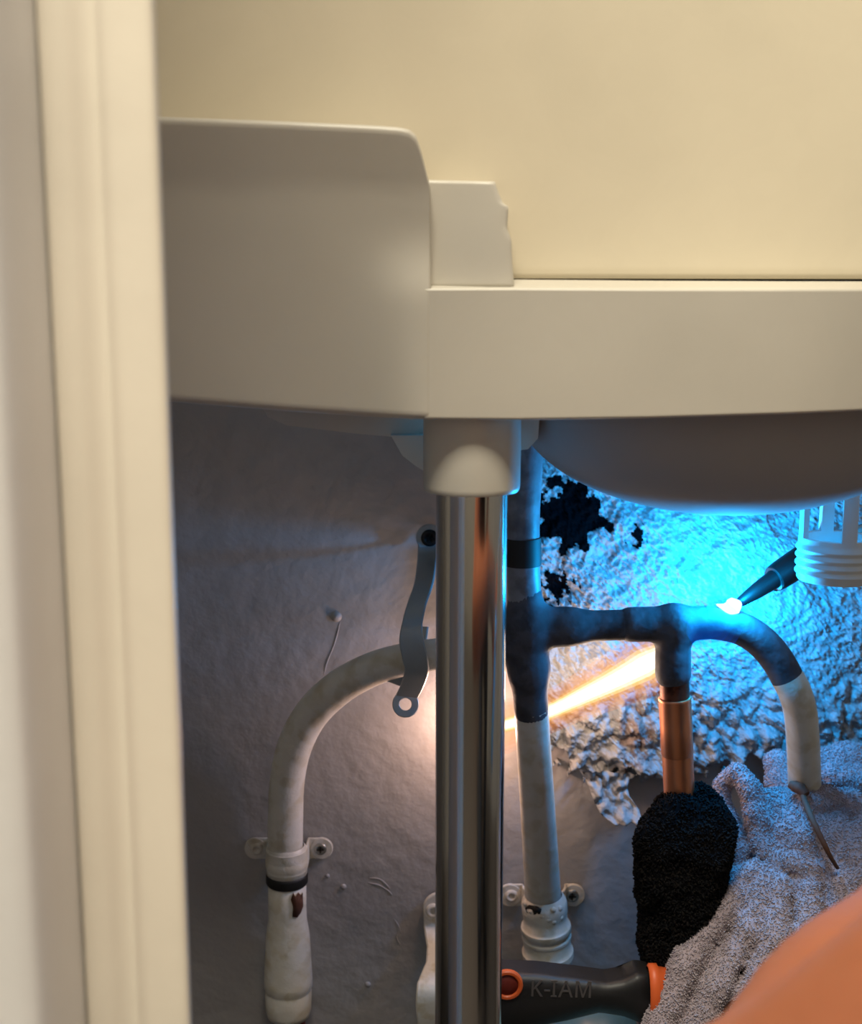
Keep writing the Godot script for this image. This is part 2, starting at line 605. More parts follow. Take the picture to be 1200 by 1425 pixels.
func room() -> void:
	var wall := struct("wall_back", box_mesh(Vector3(-1.1, 0, WALL_Z - 0.1), Vector3(1.3, 2.5, WALL_Z)), M.wall)
	struct("wall_right", box_mesh(Vector3(1.2, 0, WALL_Z), Vector3(1.3, 2.5, 1.7)), M.room)
	struct("wall_left", box_mesh(Vector3(-1.1, 0, WALL_Z), Vector3(-1.0, 2.5, 1.7)), M.room)
	struct("wall_front", box_mesh(Vector3(-1.0, 0, 1.6), Vector3(1.2, 2.5, 1.7)), M.room)
	struct("floor", box_mesh(Vector3(-1.1, -0.1, WALL_Z), Vector3(1.3, 0, 1.7)), M.floor)
	struct("ceiling", box_mesh(Vector3(-1.1, 2.4, WALL_Z), Vector3(1.3, 2.5, 1.7)), M.room)
	# blemishes of the old paint: a plugged nail, dribbles, cracked ridges
	var st := start()
	for q in [[468, 858, 7], [512, 1370, 4], [456, 1219, 3], [478, 1234, 4]]:
		var p := at(q[0], q[1], WALL_Z)
		var r := size_at(p, q[2])
		lathe(st, p, Vector3(0, 0, 1), [[-0.001, r * 1.3], [r * 0.25, r], [r * 0.6, r * 0.6], [r * 0.75, 0]], 12)
	put("paint_blob", done(st), M.wall, wall)
	st = start()
	for c in [[[474, 862], [470, 880], [464, 900], [455, 922], [451, 940]], [[512, 1228], [528, 1232], [541, 1240], [546, 1246]], [[514, 1222], [530, 1224], [544, 1238]], [[548, 1278], [556, 1292], [552, 1304], [558, 1316]]]:
		var p := []
		for q in c: p.append([q[0], q[1], WALL_Z])
		var l := smooth_line(line(p), 5)
		sweep(st, l, [0.0001, 0.0006, 0.0004, 0.0006, 0.0001], 8)
	put("paint_dribble", done(st), M.wall, wall)

	# the door frame at the left, close to the camera: moulded uprights carried from floor to ceiling
	var upright := func(called: String, prof: Array, m: Material):
		var p := PackedVector2Array()
		for q in prof:
			var w := at(q[0], 712, q[1])
			p.append(Vector2(w.x, w.z))
		var s := start()
		var ys := [0.0, 2.4]
		for i in p.size():
			var a := p[i]
			var b := p[(i + 1) % p.size()]
			s.set_smooth_group(0 if (b - a).length() < 0.05 else i + 1)
			quad(s, Vector3(a.x, ys[1], a.y), Vector3(b.x, ys[1], b.y), Vector3(b.x, ys[0], b.y), Vector3(a.x, ys[0], a.y))
		return struct(called, done(s), m)
	upright.call("trim_1", [[86, -0.400], [86, -0.3768], [88, -0.3753], [93, -0.3745], [104, -0.3740], [118, -0.3741], [128, -0.3748], [138, -0.3760], [150, -0.3768], [157, -0.377], [159, -0.3765], [163, -0.3765], [166, -0.3771], [185, -0.3774], [225, -0.3776], [235, -0.378], [239, -0.3793], [241, -0.382], [232, -0.42], [150, -0.425], [88, -0.425]], M.casing)
	upright.call("trim_2", [[-2500, -0.342], [-100, -0.342], [-20, -0.3422], [6, -0.3435], [20, -0.3460], [32, -0.350], [45, -0.356], [58, -0.363], [70, -0.3695], [79, -0.374], [83, -0.3765], [85.4, -0.380], [85.4, -0.43], [-2000, -0.44]], M.white_trim)
	# a brown door standing open behind the camera
	var d := thing("door_leaf", "brown wooden door leaf standing open behind the camera", "door", Vector3(0.75, 0, 1.5))
	put("leaf", box_mesh(Vector3(0.45, 0.01, 1.5), Vector3(1.1, 2.0, 1.54)), M.door, d)
	put("handle", lathe_mesh(Vector3(0.52, 1.0, 1.5), Vector3(0, 0, -1), [[0, 0.024], [0.006, 0.024], [0.008, 0.01], [0.04, 0.01], [0.045, 0.022], [0.06, 0.024], [0.068, 0.012], [0.07, 0]]), M.steel, d)

func washbasin() -> void:
	var o := thing("washbasin", "white ceramic washbasin with smooth cream front, stepped lower lip and round bowl hanging underneath", "washbasin", at(900, 583, -0.65))
	# the smooth upper front, leaning back a little, standing just above the lip
	var st := start()
	slab(st, [[-60, -360], [-60, 387.5]], [[1420, -360], [1420, 388.6]], 30, 40, func(q): return -0.625 - (386.0 - q.y) * 0.00001, -0.75, 7.0)
	put("front_panel", done(st), M.cream, o)
	st = start()
	slab(st, [[60, 155], [225, 162.5], [400, 169], [520, 174.5], [556, 177], [570, 180.5], [579, 188], [586, 208], [592, 232], [597, 252], [599, 262]], [[60, 545], [225, 558], [400, 572], [520, 580], [556, 582], [566, 582.5], [575, 583], [583, 583], [590, 583.3], [596, 583.5], [602, 583.5]], 44, 36,
		func(q): return lerpf(-0.588 - maxf(0, q.y - 262) * 0.00007 + maxf(0, 262 - q.y) * 0.0001 - maxf(0, 420 - q.x) * maxf(0, 420 - q.x) * 1.2e-7, -0.5902 - maxf(0, q.y - 402) * 0.00002, smoothstep(480, 596, q.x) * smoothstep(300, 420, q.y)), -0.68, 8.0)
	put("side_block", done(st), M.ceramic, o)
	st = start()
	slab(st, [[582, 250], [582, 262], [582, 275], [582, 300], [582, 322], [582, 345], [582, 370], [582, 400]], [[689, 252.5], [694, 268], [700, 282], [708, 288], [706, 318], [712, 334], [713, 362], [716, 400]], 40, 16,
		func(q): return -0.600 + 0.004 * smoothstep(600, 690, q.x), -0.66, 5.0)
	put("step_block", done(st), M.ceramic, o)
	st = start()
	slab(st, [[590, 389.5], [720, 389], [900, 390.5], [1100, 391.5], [1420, 392]], [[590, 583.5], [720, 584.5], [900, 582], [1100, 576], [1420, 562]], 30, 60,
		func(q): return -0.5905 - maxf(0, q.y - 402) * 0.00002 - maxf(0, 402 - q.y) * 0.0021, -0.70, 3.5)
	put("lip", done(st), M.ceramic, o)
	# the bowl
	st = start()
	var c := at(1020, 556, -0.692)
	var r := []
	for i in 25:
		var t := PI * 0.5 * i / 24.0
		var ringp := PackedVector3Array()
		for k in 64:
			var w := TAU * k / 64
			ringp.append(c + Vector3(cos(w) * sin(t) * 0.1235, -cos(t) * 0.0655, -sin(w) * sin(t) * 0.072))
		r.append(ringp)
	rings(st, r)
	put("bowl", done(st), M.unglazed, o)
	st = start()
	var b := at(957, 706, -0.75)
	lathe(st, b + Vector3(0, 0.02, 0), Vector3.DOWN, [[0, 0.013], [0.012, 0.0145], [0.018, 0.013], [0.022, 0.008], [0.0235, 0]], 32)
	put("outlet_nut", done(st), M.rubber, o)
	# socket that takes the chrome post, and the ribbed bracket behind the lip
	var s := at(657, 640, -0.628)
	var rr := size_at(s, 67.5)
	var top := at(657, 575, -0.628).y - s.y
	var low := at(657, 682, -0.628).y - s.y
	st = start()
	lathe(st, s, Vector3.UP, [[low + 0.004, rr * 0.75], [low, rr * 0.80], [low, rr * 0.965], [low + 0.0012, rr * 0.99], [low + 0.003, rr], [top * 0.3, rr * 1.005], [top - 0.002, rr * 1.0], [top + 0.01, rr * 0.99]], 56, [2])
	put("post_socket", done(st), M.ceramic, o)
	st = start()
	outline(st, [[362, 560], [600, 560], [600, 612], [500, 604], [400, 592], [372, 580]], -0.672, -0.74)
	outline(st, [[544, 606], [600, 606], [600, 662], [578, 648], [560, 634]], -0.662, -0.672)
	outline(st, [[715, 570], [752, 570], [749, 610], [735, 625], [715, 628]], -0.655, -0.675)
	put("bracket", done(st), M.ceramic, o)

func post() -> void:
	var s := at(657, 640, -0.628)
	var foot := Vector3(s.x - 0.0008, 0, s.z)
	var r := size_at(s, 50.0)
	var t := thing("support_post", "polished chrome tube post standing under the white socket at the corner of washbasin", "post", foot)
	put("tube", lathe_mesh(foot, s - foot, [[0.0, r], [s.y - 0.02, r], [s.y + 0.02, r]], 72), M.chrome, t)
	put("foot", lathe_mesh(foot, Vector3.UP, [[0.0, r * 1.6], [0.006, r * 1.6], [0.012, r * 1.1], [0.03, r * 1.04], [0.03, r]], 48, [1]), M.chrome, t)

func pipework() -> void:
	var o := thing("copper_pipework", "soldered pipe run of painted uprights, sooty tees and swept bends before silver mat", "pipes", at(740, 870, -0.775))
	# the centre upright: darker grey above the tee, painted below
	put("upright_pipe", tube([[742, 540, -0.79], [735, 600, -0.782], [731, 660, -0.778], [728, 720, -0.776], [728, 780, -0.775], [731, 840, -0.775]], [23.5, 23.5], 6), M.grey_pipe, o)
	var up := put("painted_pipe", tube([[739.5, 985, -0.777], [743, 1040, -0.785], [747, 1100, -0.803], [752, 1180, -0.828], [756, 1252, -0.846]], [23.8, 23.8, 24, 24.5, 25.5], 6), M.painted, o)
	var tee := start()
	var b := chain([[731, 826, -0.775, 23.6], [733, 870, -0.775, 24.5], [736, 930, -0.775, 24.3], [739.6, 990, -0.7775, 24.2]])
	b += chain([[733, 872, -0.775, 22], [790, 872, -0.775, 21.5], [884, 869, -0.775, 21.5]])
	b += chain([[733, 880, -0.776, 20], [690, 893, -0.78, 20]])
	body(tee, b, 0.0022, 0.012)
	put("tee_fitting", done(tee), M.sooty, o)
	# the second tee, its short branch and the copper coupling below
	tee = start()
	b = chain([[879, 869, -0.775, 24.5], [940, 868, -0.775, 24.5], [990, 866.5, -0.775, 23.0]])
	b += chain([[937, 868, -0.775, 24], [937, 936, -0.775, 25.0]])
	body(tee, b, 0.002, 0.006)
	put("tee_fitting", done(tee), M.sooty, o)
	put("branch_pipe", tube([[937.5, 930, -0.775], [939, 955, -0.775], [939.5, 980, -0.775]], [20.5], 4), M.burnt, o)
	var st := start()
	var p := at(939.3, 970, -0.775)
	var q := at(943, 1050, -0.775)
	var r := size_at(p, 22.5)
	var n := (q - p).length()
	lathe(st, p, q - p, [[0, r * 0.85], [0, r * 0.97], [0.0008, r * 1.03], [0.002, r], [n * 0.5, r * 1.0], [n - 0.001, r], [n, r * 0.96], [n, r * 0.85]], 40, [1, 6])
	put("coupling", done(st), M.copper, o)
	put("copper_pipe", tube([[943, 1045, -0.775], [946, 1110, -0.775], [950, 1170, -0.775]], [21.5], 4), M.copper, o)
	# right bend: sooty first, painted further down
	put("bend_pipe", tube([[980, 866, -0.775], [1006, 868.5, -0.775], [1034, 876, -0.775], [1060, 893, -0.775], [1081, 917, -0.775], [1096, 943, -0.775]], [23, 22.8], 8), M.sooty, o)
	put("painted_bend", tube([[1095.5, 942, -0.775], [1106, 962, -0.775], [1114, 990, -0.78], [1118, 1035, -0.79], [1120, 1090, -0.803], [1121, 1150, -0.815]], [22.9, 22.6, 22.2], 8), M.painted, o)
	# left bend, coming out behind the post and dropping to the lower fitting
	var left := put("left_bend", tube([[695, 893, -0.779], [640, 906, -0.788], [590, 913, -0.796], [550, 921, -0.812], [512, 934, -0.821], [470, 958, -0.83], [434, 993, -0.839], [411, 1036, -0.845], [400, 1085, -0.849], [397.5, 1140, -0.85], [397, 1200, -0.85]], [21, 24.5, 24.5], 8), M.painted, o)
	left.set_meta("label", "white painted swept bend behind the chrome post")
	# lower fitting on the left
	var axis0 := at(399, 1172, -0.85)
	var axis1 := at(402, 1420, -0.85)
	var a := (axis1 - axis0).normalized()
	var y := func(py): return (at(400, py, -0.85) - axis0).length()
	var w := func(px): return size_at(at(400, 1250, -0.85), px)
	put("fitting_collar", lathe_mesh(axis0, a, [[y.call(1176), w.call(24)], [y.call(1179), w.call(27)], [y.call(1184), w.call(28.5)], [y.call(1193), w.call(28)], [y.call(1196), w.call(29.5)], [y.call(1204), w.call(29.5)], [y.call(1207), w.call(28)], [y.call(1214), w.call(28)], [y.call(1216), w.call(24)]], 44), M.painted, o)
	put("rubber_ring", lathe_mesh(axis0, a, [[y.call(1213), w.call(23)], [y.call(1214), w.call(28.3)], [y.call(1217), w.call(29)], [y.call(1226), w.call(29)], [y.call(1228), w.call(28)], [y.call(1229), w.call(23)]], 44), M.rubber, o)
	var fit := put("lower_fitting", lathe_mesh(axis0, a, [[y.call(1227), w.call(24)], [y.call(1228), w.call(26.5)], [y.call(1262), w.call(26.5)], [y.call(1280), w.call(27)], [y.call(1300), w.call(30.5)], [y.call(1316), w.call(31.5)], [y.call(1345), w.call(33)], [y.call(1362), w.call(34)], [y.call(1371), w.call(34)], [y.call(1374), w.call(32)], [y.call(1377), w.call(32)], [y.call(1380), w.call(33)], [y.call(1404), w.call(32)], [y.call(1411), w.call(30)], [y.call(1413), w.call(24)]], 44), M.painted, o)
	put("paint_chip", flake([[408, 1243], [411, 1249], [415, 1243], [419, 1248], [421, 1243], [422, 1262], [419, 1270], [414, 1277], [407, 1276], [408, 1262], [405, 1252]], -0.85, 26.6, 400), M.chip, fit)
	var oxide := put("tail_pipe", tube([[402, 1405, -0.85], [404, 1500, -0.85], [406, 1700, -0.85], [407, 2000, -0.85]], [22.5], 3), M.oxide, o)
	oxide.set_meta("label", "dark red pipe below the fitting")
	# lower fitting in the centre
	axis0 = at(756, 1236, -0.843)
	axis1 = at(764, 1345, -0.849)
	a = (axis1 - axis0).normalized()
	y = func(py): return (at(760, py, -0.846) - axis0).length()
	w = func(px): return size_at(at(760, 1290, -0.846), px)
	fit = put("ridged_fitting", lathe_mesh(axis0, a, [[y.call(1240), w.call(25.5)], [y.call(1248), w.call(30)], [y.call(1252), w.call(31.5)], [y.call(1266), w.call(31.5)], [y.call(1270), w.call(30.5)], [y.call(1285), w.call(31)], [y.call(1287), w.call(34.5)], [y.call(1293), w.call(35.5)], [y.call(1296), w.call(32)], [y.call(1299), w.call(32)], [y.call(1301), w.call(34.5)], [y.call(1304), w.call(34.5)], [y.call(1306), w.call(33)], [y.call(1322), w.call(33)], [y.call(1324), w.call(36)], [y.call(1332), w.call(36)], [y.call(1334), w.call(33)], [y.call(1344), w.call(32)], [y.call(1350), w.call(24)]], 48, [6, 8, 10, 11, 12, 14, 15, 17]), M.painted, o)
	put("paint_chip", flake([[731, 1264], [737, 1261], [748, 1263], [754, 1266], [752, 1272], [744, 1273], [733, 1270]], -0.845, 32.2, 759), M.hole, fit)
	st = start()
	var rng := RandomNumberGenerator.new()
	rng.seed = 4
	for i in 9:
		var ang := rng.randf_range(-1.3, 0.95)
		var py := rng.randf_range(1244, 1268)
		var cpos: Vector3 = axis0 + a * y.call(py) + (Vector3(-sin(ang), 0, cos(ang))) * Vector3(-1, 1, 1) * w.call(31.0)
		lathe(st, cpos, Vector3(sin(ang), 0, cos(ang)), [[-0.001, 0.0026], [0.0003, 0.0018], [0.0006, 0]], 7)
	put("paint_crust", done(st), M.painted, fit)
	put("tail_pipe", tube([[764, 1342, -0.849], [768, 1500, -0.849], [770, 2000, -0.849]], [22.5], 3), M.painted, o)

func flake(pts: Array, z: float, r_px: float, axis_px: float) -> ArrayMesh:      # a scab of bare metal that follows the round of a pipe
	var st := start()
	var f := []
	var c := Vector3.ZERO
	for q in pts:
		var p := at(q[0], q[1], z)
		var r := size_at(p, r_px) + 0.0004
		var dx := size_at(p, q[0] - axis_px)
		p.z = z + sqrt(maxf(0.0, r * r - dx * dx))
		p.x = p.x * (p.z / z)
		p.y = EYE.y + (p.y - EYE.y) * (p.z / z)
		f.append(p)
		c += p / pts.size()
	c.z += 0.0006
	for i in f.size():
		var j := (i + 1) % f.size()
		tri(st, c, f[i], f[j])
		quad(st, f[j], f[i], f[i] - Vector3(0, 0, 0.002), f[j] - Vector3(0, 0, 0.002))
	return done(st)

func screw(parent: Node3D, p: Vector3, r: float, m: Material) -> void:
	var s := put("screw", lathe_mesh(p - Vector3(0, 0, 0.001), Vector3(0, 0, 1), [[0, r], [0.0012, r], [0.0022, r * 0.82], [0.0026, r * 0.5], [0.0016, r * 0.42], [0.0014, 0]], 20, [1]), m, parent)
	if m == M.painted: return
	var st := start()
	box(st, p + Vector3(-r * 0.6, -r * 0.1, 0.0012), p + Vector3(r * 0.6, r * 0.1, 0.0018))
	box(st, p + Vector3(-r * 0.1, -r * 0.6, 0.0012), p + Vector3(r * 0.1, r * 0.6, 0.0018))
	put("slot", done(st), M.hole, s)

func saddle(label: String, px: float, py: float, zpipe: float, r_px: float, half_h: float, left: float, right: float, m: Material) -> void:
	var c := at(px, py, zpipe)
	var r := size_at(c, r_px)
	var t := thing("pipe_clip", label, "clip", Vector3(c.x, c.y, WALL_Z), "pipe clips on the wall")
	var p := PackedVector3Array()
	var zw := WALL_Z + 0.002
	p.append(Vector3(c.x - left, c.y, zw))
	for k in 4: p.append(Vector3(lerpf(c.x - left, c.x - r, (k + 1) / 4.2), c.y, zw))
	p.append(Vector3(c.x - r, c.y, zw + 0.002))
	for k in 13:
		var a := PI - PI * k / 12.0
		p.append(c + Vector3(cos(a) * r, 0, sin(a) * r))
	p.append(Vector3(c.x + r, c.y, zw + 0.002))
	for k in 4: p.append(Vector3(lerpf(c.x + right, c.x + r, (4 - k) / 4.2), c.y, zw))
	p.append(Vector3(c.x + right, c.y, zw))
	var st := start()
	ribbon(st, p, Vector3.UP, [half_h, half_h], 0.0018)
	for s in [[-left, 1], [right, 1]]:
		lathe(st, Vector3(c.x + s[0], c.y, zw - 0.0009), Vector3(0, 0, 1), [[0, half_h], [0.0018, half_h], [0.0023, half_h * 0.94], [0.0023, 0]], 26, [1, 2])
	put("strap", done(st), m, t)
	screw(t, Vector3(c.x - left + half_h * 0.1, c.y, zw + 0.0018), half_h * 0.55, m)
	screw(t, Vector3(c.x + right - half_h * 0.1, c.y, zw + 0.0018), half_h * 0.55, M.steel if right > 0.02 else m)

func clips() -> void:
	saddle("painted saddle clip with two screws holding the left pipe to the wall", 399, 1195, -0.85, 27, 0.0085, 0.0255, 0.0245, M.painted)
	saddle("painted saddle clip holding the centre upright pipe just right of the chrome post", 757, 1247, -0.8660, 29.5, 0.0090, 0.0255, 0.0225, M.painted)
	# loose half of a clip hanging open over the left bend
	var t := thing("pipe_strap", "loose grey metal strap hanging open beside the chrome post, its lower screw hole empty", "clip", at(596, 748, WALL_Z))
	var p := smooth_line(line([[599, 738, -0.858], [597, 762, -0.856], [594, 785, -0.84], [590, 812, -0.808], [580, 842, -0.786], [574, 868, -0.774], [573, 892, -0.771], [578, 916, -0.773], [580, 934, -0.778], [574, 954, -0.79], [567, 968, -0.80]]), 5)
	var st := start()
	ribbon(st, p, Vector3(1, 0.12, 0.1), [0.0082, 0.0080, 0.0070, 0.0068, 0.0066, 0.0068, 0.0082, 0.0085, 0.0080, 0.0078, 0.0078], 0.0022)
	var e := at(564.5, 980, -0.806)
	washer(st, e, Vector3(0.1, 0.35, 1), size_at(e, 8.5), size_at(e, 18.5), 0.0022)
	var s := at(598, 748, -0.857)
	washer(st, s, Vector3(0, 0, 1), size_at(s, 6), size_at(s, 19), 0.0022)
	put("strap", done(st), M.zinc, t)
	screw(t, s + Vector3(0, 0, 0.002), size_at(s, 12), M.black_steel)
	st = start()
	var q := smooth_line(line([[584, 872, -0.812], [578, 900, -0.806], [564, 930, -0.806], [553, 952, -0.812]]), 5)
	ribbon(st, q, Vector3(0.8, 0.3, 0.25), [0.007, 0.008, 0.0085], 0.002)
	put("back_plate", done(st), M.zinc, t)
	# black band on the centre upright; unseen blocks added behind to shade the wall
	var br := thing("pipe_band_blocker", "black band round the centre upright above its tee, with unseen light blockers added behind", "bracket", at(729, 766, WALL_Z))
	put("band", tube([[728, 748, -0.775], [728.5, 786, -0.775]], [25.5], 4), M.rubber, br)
	st = start()
	var b0 := at(711, 786, -0.80)
	var b1 := at(746, 600, -0.80)
	box(st, Vector3(b0.x, b0.y, WALL_Z), Vector3(b1.x, b1.y, -0.787))
	put("block", done(st), M.black_steel, br)  # unseen, added to keep blue flame light off the left wall
	st = start()
	b0 = at(711, 872, -0.83)
	b1 = at(746, 784, -0.83)
	box(st, Vector3(b0.x, b0.y, WALL_Z), Vector3(b1.x, b1.y, -0.831))
	put("low_blocker", done(st), M.black_steel, br)  # unseen lower piece, added and sized to let some blue light past
	# painted-over strap behind the post, near the bottom
	t = thing("pipe_strap", "cream painted strap screwed to the wall low down, mostly hidden behind the chrome post", "clip", at(612, 1268, WALL_Z))
	st = start()
	ribbon(st, smooth_line(line([[612, 1262, -0.8660], [611, 1290, -0.8650], [611, 1318, -0.85], [611, 1340, -0.83], [609, 1370, -0.806], [607, 1400, -0.80], [609, 1440, -0.806], [611, 1480, -0.83], [611, 1520, -0.8660]]), 5), Vector3(1, 0, 0), [0.0125, 0.0115, 0.009, 0.0095, 0.0145, 0.0145, 0.013, 0.01, 0.0125], 0.003)
	var h := at(612, 1264, -0.8660)
	lathe(st, h - Vector3(0, 0, 0.0015), Vector3(0, 0, 1), [[0, 0.0128], [0.0025, 0.0128], [0.003, 0.012], [0.003, 0]], 28, [1, 2])
	put("strap", done(st), M.painted, t)
	screw(t, at(603, 1268, -0.8635), 0.0058, M.painted)

func heat_mat() -> void:
	var t := thing("heat_mat", "crumpled silver heat mat with ragged edges covering the wall behind the pipes", "mat", at(980, 860, WALL_Z))
	var warp := FastNoiseLite.new()
	warp.seed = 7
	warp.noise_type = FastNoiseLite.TYPE_SIMPLEX_SMOOTH
	warp.frequency = 60.0
	warp.fractal_type = FastNoiseLite.FRACTAL_RIDGED
	warp.fractal_octaves = 2
	warp.domain_warp_enabled = true
	warp.domain_warp_amplitude = 0.02
	warp.domain_warp_frequency = 42.0
	var swirl: FastNoiseLite = warp.duplicate()
	swirl.seed = 29
	swirl.frequency = 105.0
	swirl.domain_warp_amplitude = 0.03
	swirl.domain_warp_frequency = 30.0
	var fine := noise(9, 260.0, 2)
	var big := noise(13, 17.0, 2)
	var jag := noise(21, 0.035, 3)
	var edge := PackedVector2Array([Vector2(728, 600), Vector2(1330, 560), Vector2(1330, 1062), Vector2(1190, 1055), Vector2(1120, 1068), Vector2(1040, 1058), Vector2(1000, 1068), Vector2(962, 1082), Vector2(905, 1084), Vector2(880, 1072), Vector2(835, 1092), Vector2(806, 1075), Vector2(780, 1050), Vector2(752, 1030), Vector2(722, 990), Vector2(722, 930), Vector2(735, 840)])
	var step := 2.0
	var nx := int(610 / step)
	var ny := int(550 / step)
	var pts := PackedVector3Array()
	var cols := PackedColorArray()
	var ins := PackedByteArray()
	for j in ny + 1:
		for i in nx + 1:
			var q := Vector2(722 + i * step, 556 + j * step)
			var w := q + Vector2(jag.get_noise_2d(q.x, q.y), jag.get_noise_2d(q.x + 900, q.y)) * 26.0
			ins.append(1 if Geometry2D.is_point_in_polygon(w, edge) else 0)
			var p := at(q.x, q.y, -0.862)
			var rise := warp.get_noise_2d(p.x, p.y) * 0.0023 + fine.get_noise_2d(p.x, p.y) * 0.0003 + maxf(0.0, swirl.get_noise_2d(p.x, p.y)) * 0.0022 + big.get_noise_2d(p.x, p.y) * 0.006
			# the lower part is crushed into broader folds
			rise += smoothstep(900, 1040, q.y) * (absf(big.get_noise_2d(p.x * 2.3 + 3, p.y * 1.7)) * 0.015 - 0.002)
			p.z += rise
			pts.append(p)
			# charred black where the fibre has burnt, with a frayed edge
			var d := Vector2((q.x - 792) / 52.0, (q.y - 716) / 50.0).length() + jag.get_noise_2d(q.x * 0.9, q.y * 0.9) * 0.75
			d = minf(d, Vector2((q.x - 775) / 30.0, (q.y - 815) / 26.0).length() + jag.get_noise_2d(q.x * 2, q.y * 2) * 1.0 + 0.2)
			d = minf(d, Vector2((q.x - 886) / 16.0, (q.y - 745) / 20.0).length() + jag.get_noise_2d(q.x * 2, q.y * 2 + 70) * 1.0 + 0.35)
			var burnt := 1.0 - smoothstep(0.82, 1.02, d)
			var c := Color(0.44, 0.46, 0.48).lerp(Color(0.012, 0.012, 0.016), burnt)
			var brown_mark := Vector2((q.x - 886) / 22.0, (q.y - 1020) / 52.0).length() + jag.get_noise_2d(q.x * 2 + 40, q.y * 2) * 1.2  # brown mark low on the mat, ragged at its edge
			c = c.lerp(Color(0.30, 0.21, 0.18), (1.0 - smoothstep(0.7, 1.0, brown_mark)) * 0.8)
			cols.append(c)
	var st := start()
	var char_st := start()
	var w1 := nx + 1
	var edges := {}
	for j in ny:
		for i in nx:
			var k := [j * w1 + i, j * w1 + i + 1, (j + 1) * w1 + i + 1, (j + 1) * w1 + i]
			if ins[k[0]] + ins[k[1]] + ins[k[2]] + ins[k[3]] < 4: continue
			var into := char_st if cols[k[0]].r + cols[k[2]].r < 0.34 else st
			for n in [0, 1, 2, 0, 2, 3]:
				into.set_color(cols[k[n]])
				into.add_vertex(pts[k[n]])
			for n in 4:
				var a: int = k[n]
				var b: int = k[(n + 1) % 4]
				if edges.has(b * 1000000 + a): edges.erase(b * 1000000 + a)
				else: edges[a * 1000000 + b] = true
	for e in edges:
		var a: int = e / 1000000
		var b: int = e % 1000000
		st.set_color(cols[a])
		quad(st, pts[b], pts[a], Vector3(pts[a].x, pts[a].y, WALL_Z + 0.0005), Vector3(pts[b].x, pts[b].y, WALL_Z + 0.0005))
	put("sheet", done(st), M.mat, t)
	put("charred_patch", done(char_st), M.char, t)
	# the torn flap that hangs off the bottom edge
	st = start()
	var l := [[806, 1070], [818, 1090], [826, 1112], [836, 1126], [852, 1134]]
	var rgt := [[886, 1076], [872, 1088], [874, 1102], [886, 1118], [888, 1128]]
	var rows := []
	for j in 25:
		var v := j / 24.0
		var row := PackedVector3Array()
		for i in 25:
			var u := i / 24.0
			var q := along(l, v).lerp(along(rgt, v), u)
			var p := at(q.x, q.y, -0.858)
			p.z += absf(big.get_noise_2d(p.x * 4 + 7, p.y * 3)) * 0.012 + fine.get_noise_2d(p.x, p.y) * 0.001 + v * v * 0.018
			row.append(p)
		rows.append(row)
	st.set_color(Color(0.44, 0.46, 0.48))
	for j in 24:
		for i in 24:
			quad(st, rows[j][i], rows[j][i + 1], rows[j + 1][i + 1], rows[j + 1][i])
			var bk := Vector3(0, 0, -0.002)
			quad(st, rows[j][i + 1] + bk, rows[j][i] + bk, rows[j + 1][i] + bk, rows[j + 1][i + 1] + bk)
	for j in 24:
		var bk := Vector3(0, 0, -0.002)
		quad(st, rows[24][j], rows[24][j + 1], rows[24][j + 1] + bk, rows[24][j] + bk)
		quad(st, rows[j][0], rows[j + 1][0], rows[j + 1][0] + bk, rows[j][0] + bk)
		quad(st, rows[j][24] + bk, rows[j + 1][24] + bk, rows[j + 1][24], rows[j][24])
	put("flap", done(st), M.mat, t)

func waste_fitting() -> void:
	var c := at(1164, 775, -0.742)
	var r := size_at(c, 54.0)
	var y := func(py): return at(1164, py, -0.742).y - c.y
	var t := thing("waste_fitting", "white plastic threaded waste fitting with slotted sides hanging under the bowl at right", "fitting", c)
	var prof := [[y.call(807), r * 0.80], [y.call(806), r * 0.93], [y.call(803), r * 0.965]]
	for k in 4:
		var p0 := 799.0 - k * 11.0
		prof += [[y.call(p0), r * 0.965], [y.call(p0 - 3.5), r * 1.02], [y.call(p0 - 5.5), r * 1.02], [y.call(p0 - 9), r * 0.965]]
	prof += [[y.call(752), r * 0.96], [y.call(747), r * 0.955], [y.call(747), r * 0.80], [y.call(807), r * 0.80]]
	put("threaded_ring", lathe_mesh(c, Vector3.UP, prof, 64, [1, prof.size() - 4, prof.size() - 3, prof.size() - 2]), M.plastic, t)
	for k in 4:
		var a := PI / 2 * k + 0.0
		var st := start()
		var half := 0.20
		var rr := []
		for yy in [y.call(752), y.call(700), y.call(672)]:
			var q := PackedVector3Array()
			for n in 7: q.append(c + Vector3(sin(a + lerpf(half, -half, n / 6.0)) * r * 0.955, yy, cos(a + lerpf(half, -half, n / 6.0)) * r * 0.955))
			for n in 7: q.append(c + Vector3(sin(a + lerpf(-half, half, n / 6.0)) * r * 0.80, yy, cos(a + lerpf(-half, half, n / 6.0)) * r * 0.80))
			rr.append(q)
		for i in 2:
			for n in 14:
				st.set_smooth_group(-1)
				var m := (n + 1) % 14
				quad(st, rr[i + 1][n], rr[i + 1][m], rr[i][m], rr[i][n])
		put("strut", done(st), M.plastic, t)

func spindle(p: PackedVector3Array, radii: Array, n := 20) -> ArrayMesh:
	var st := start()
	sweep(st, p, radii, n)
	return done(st)

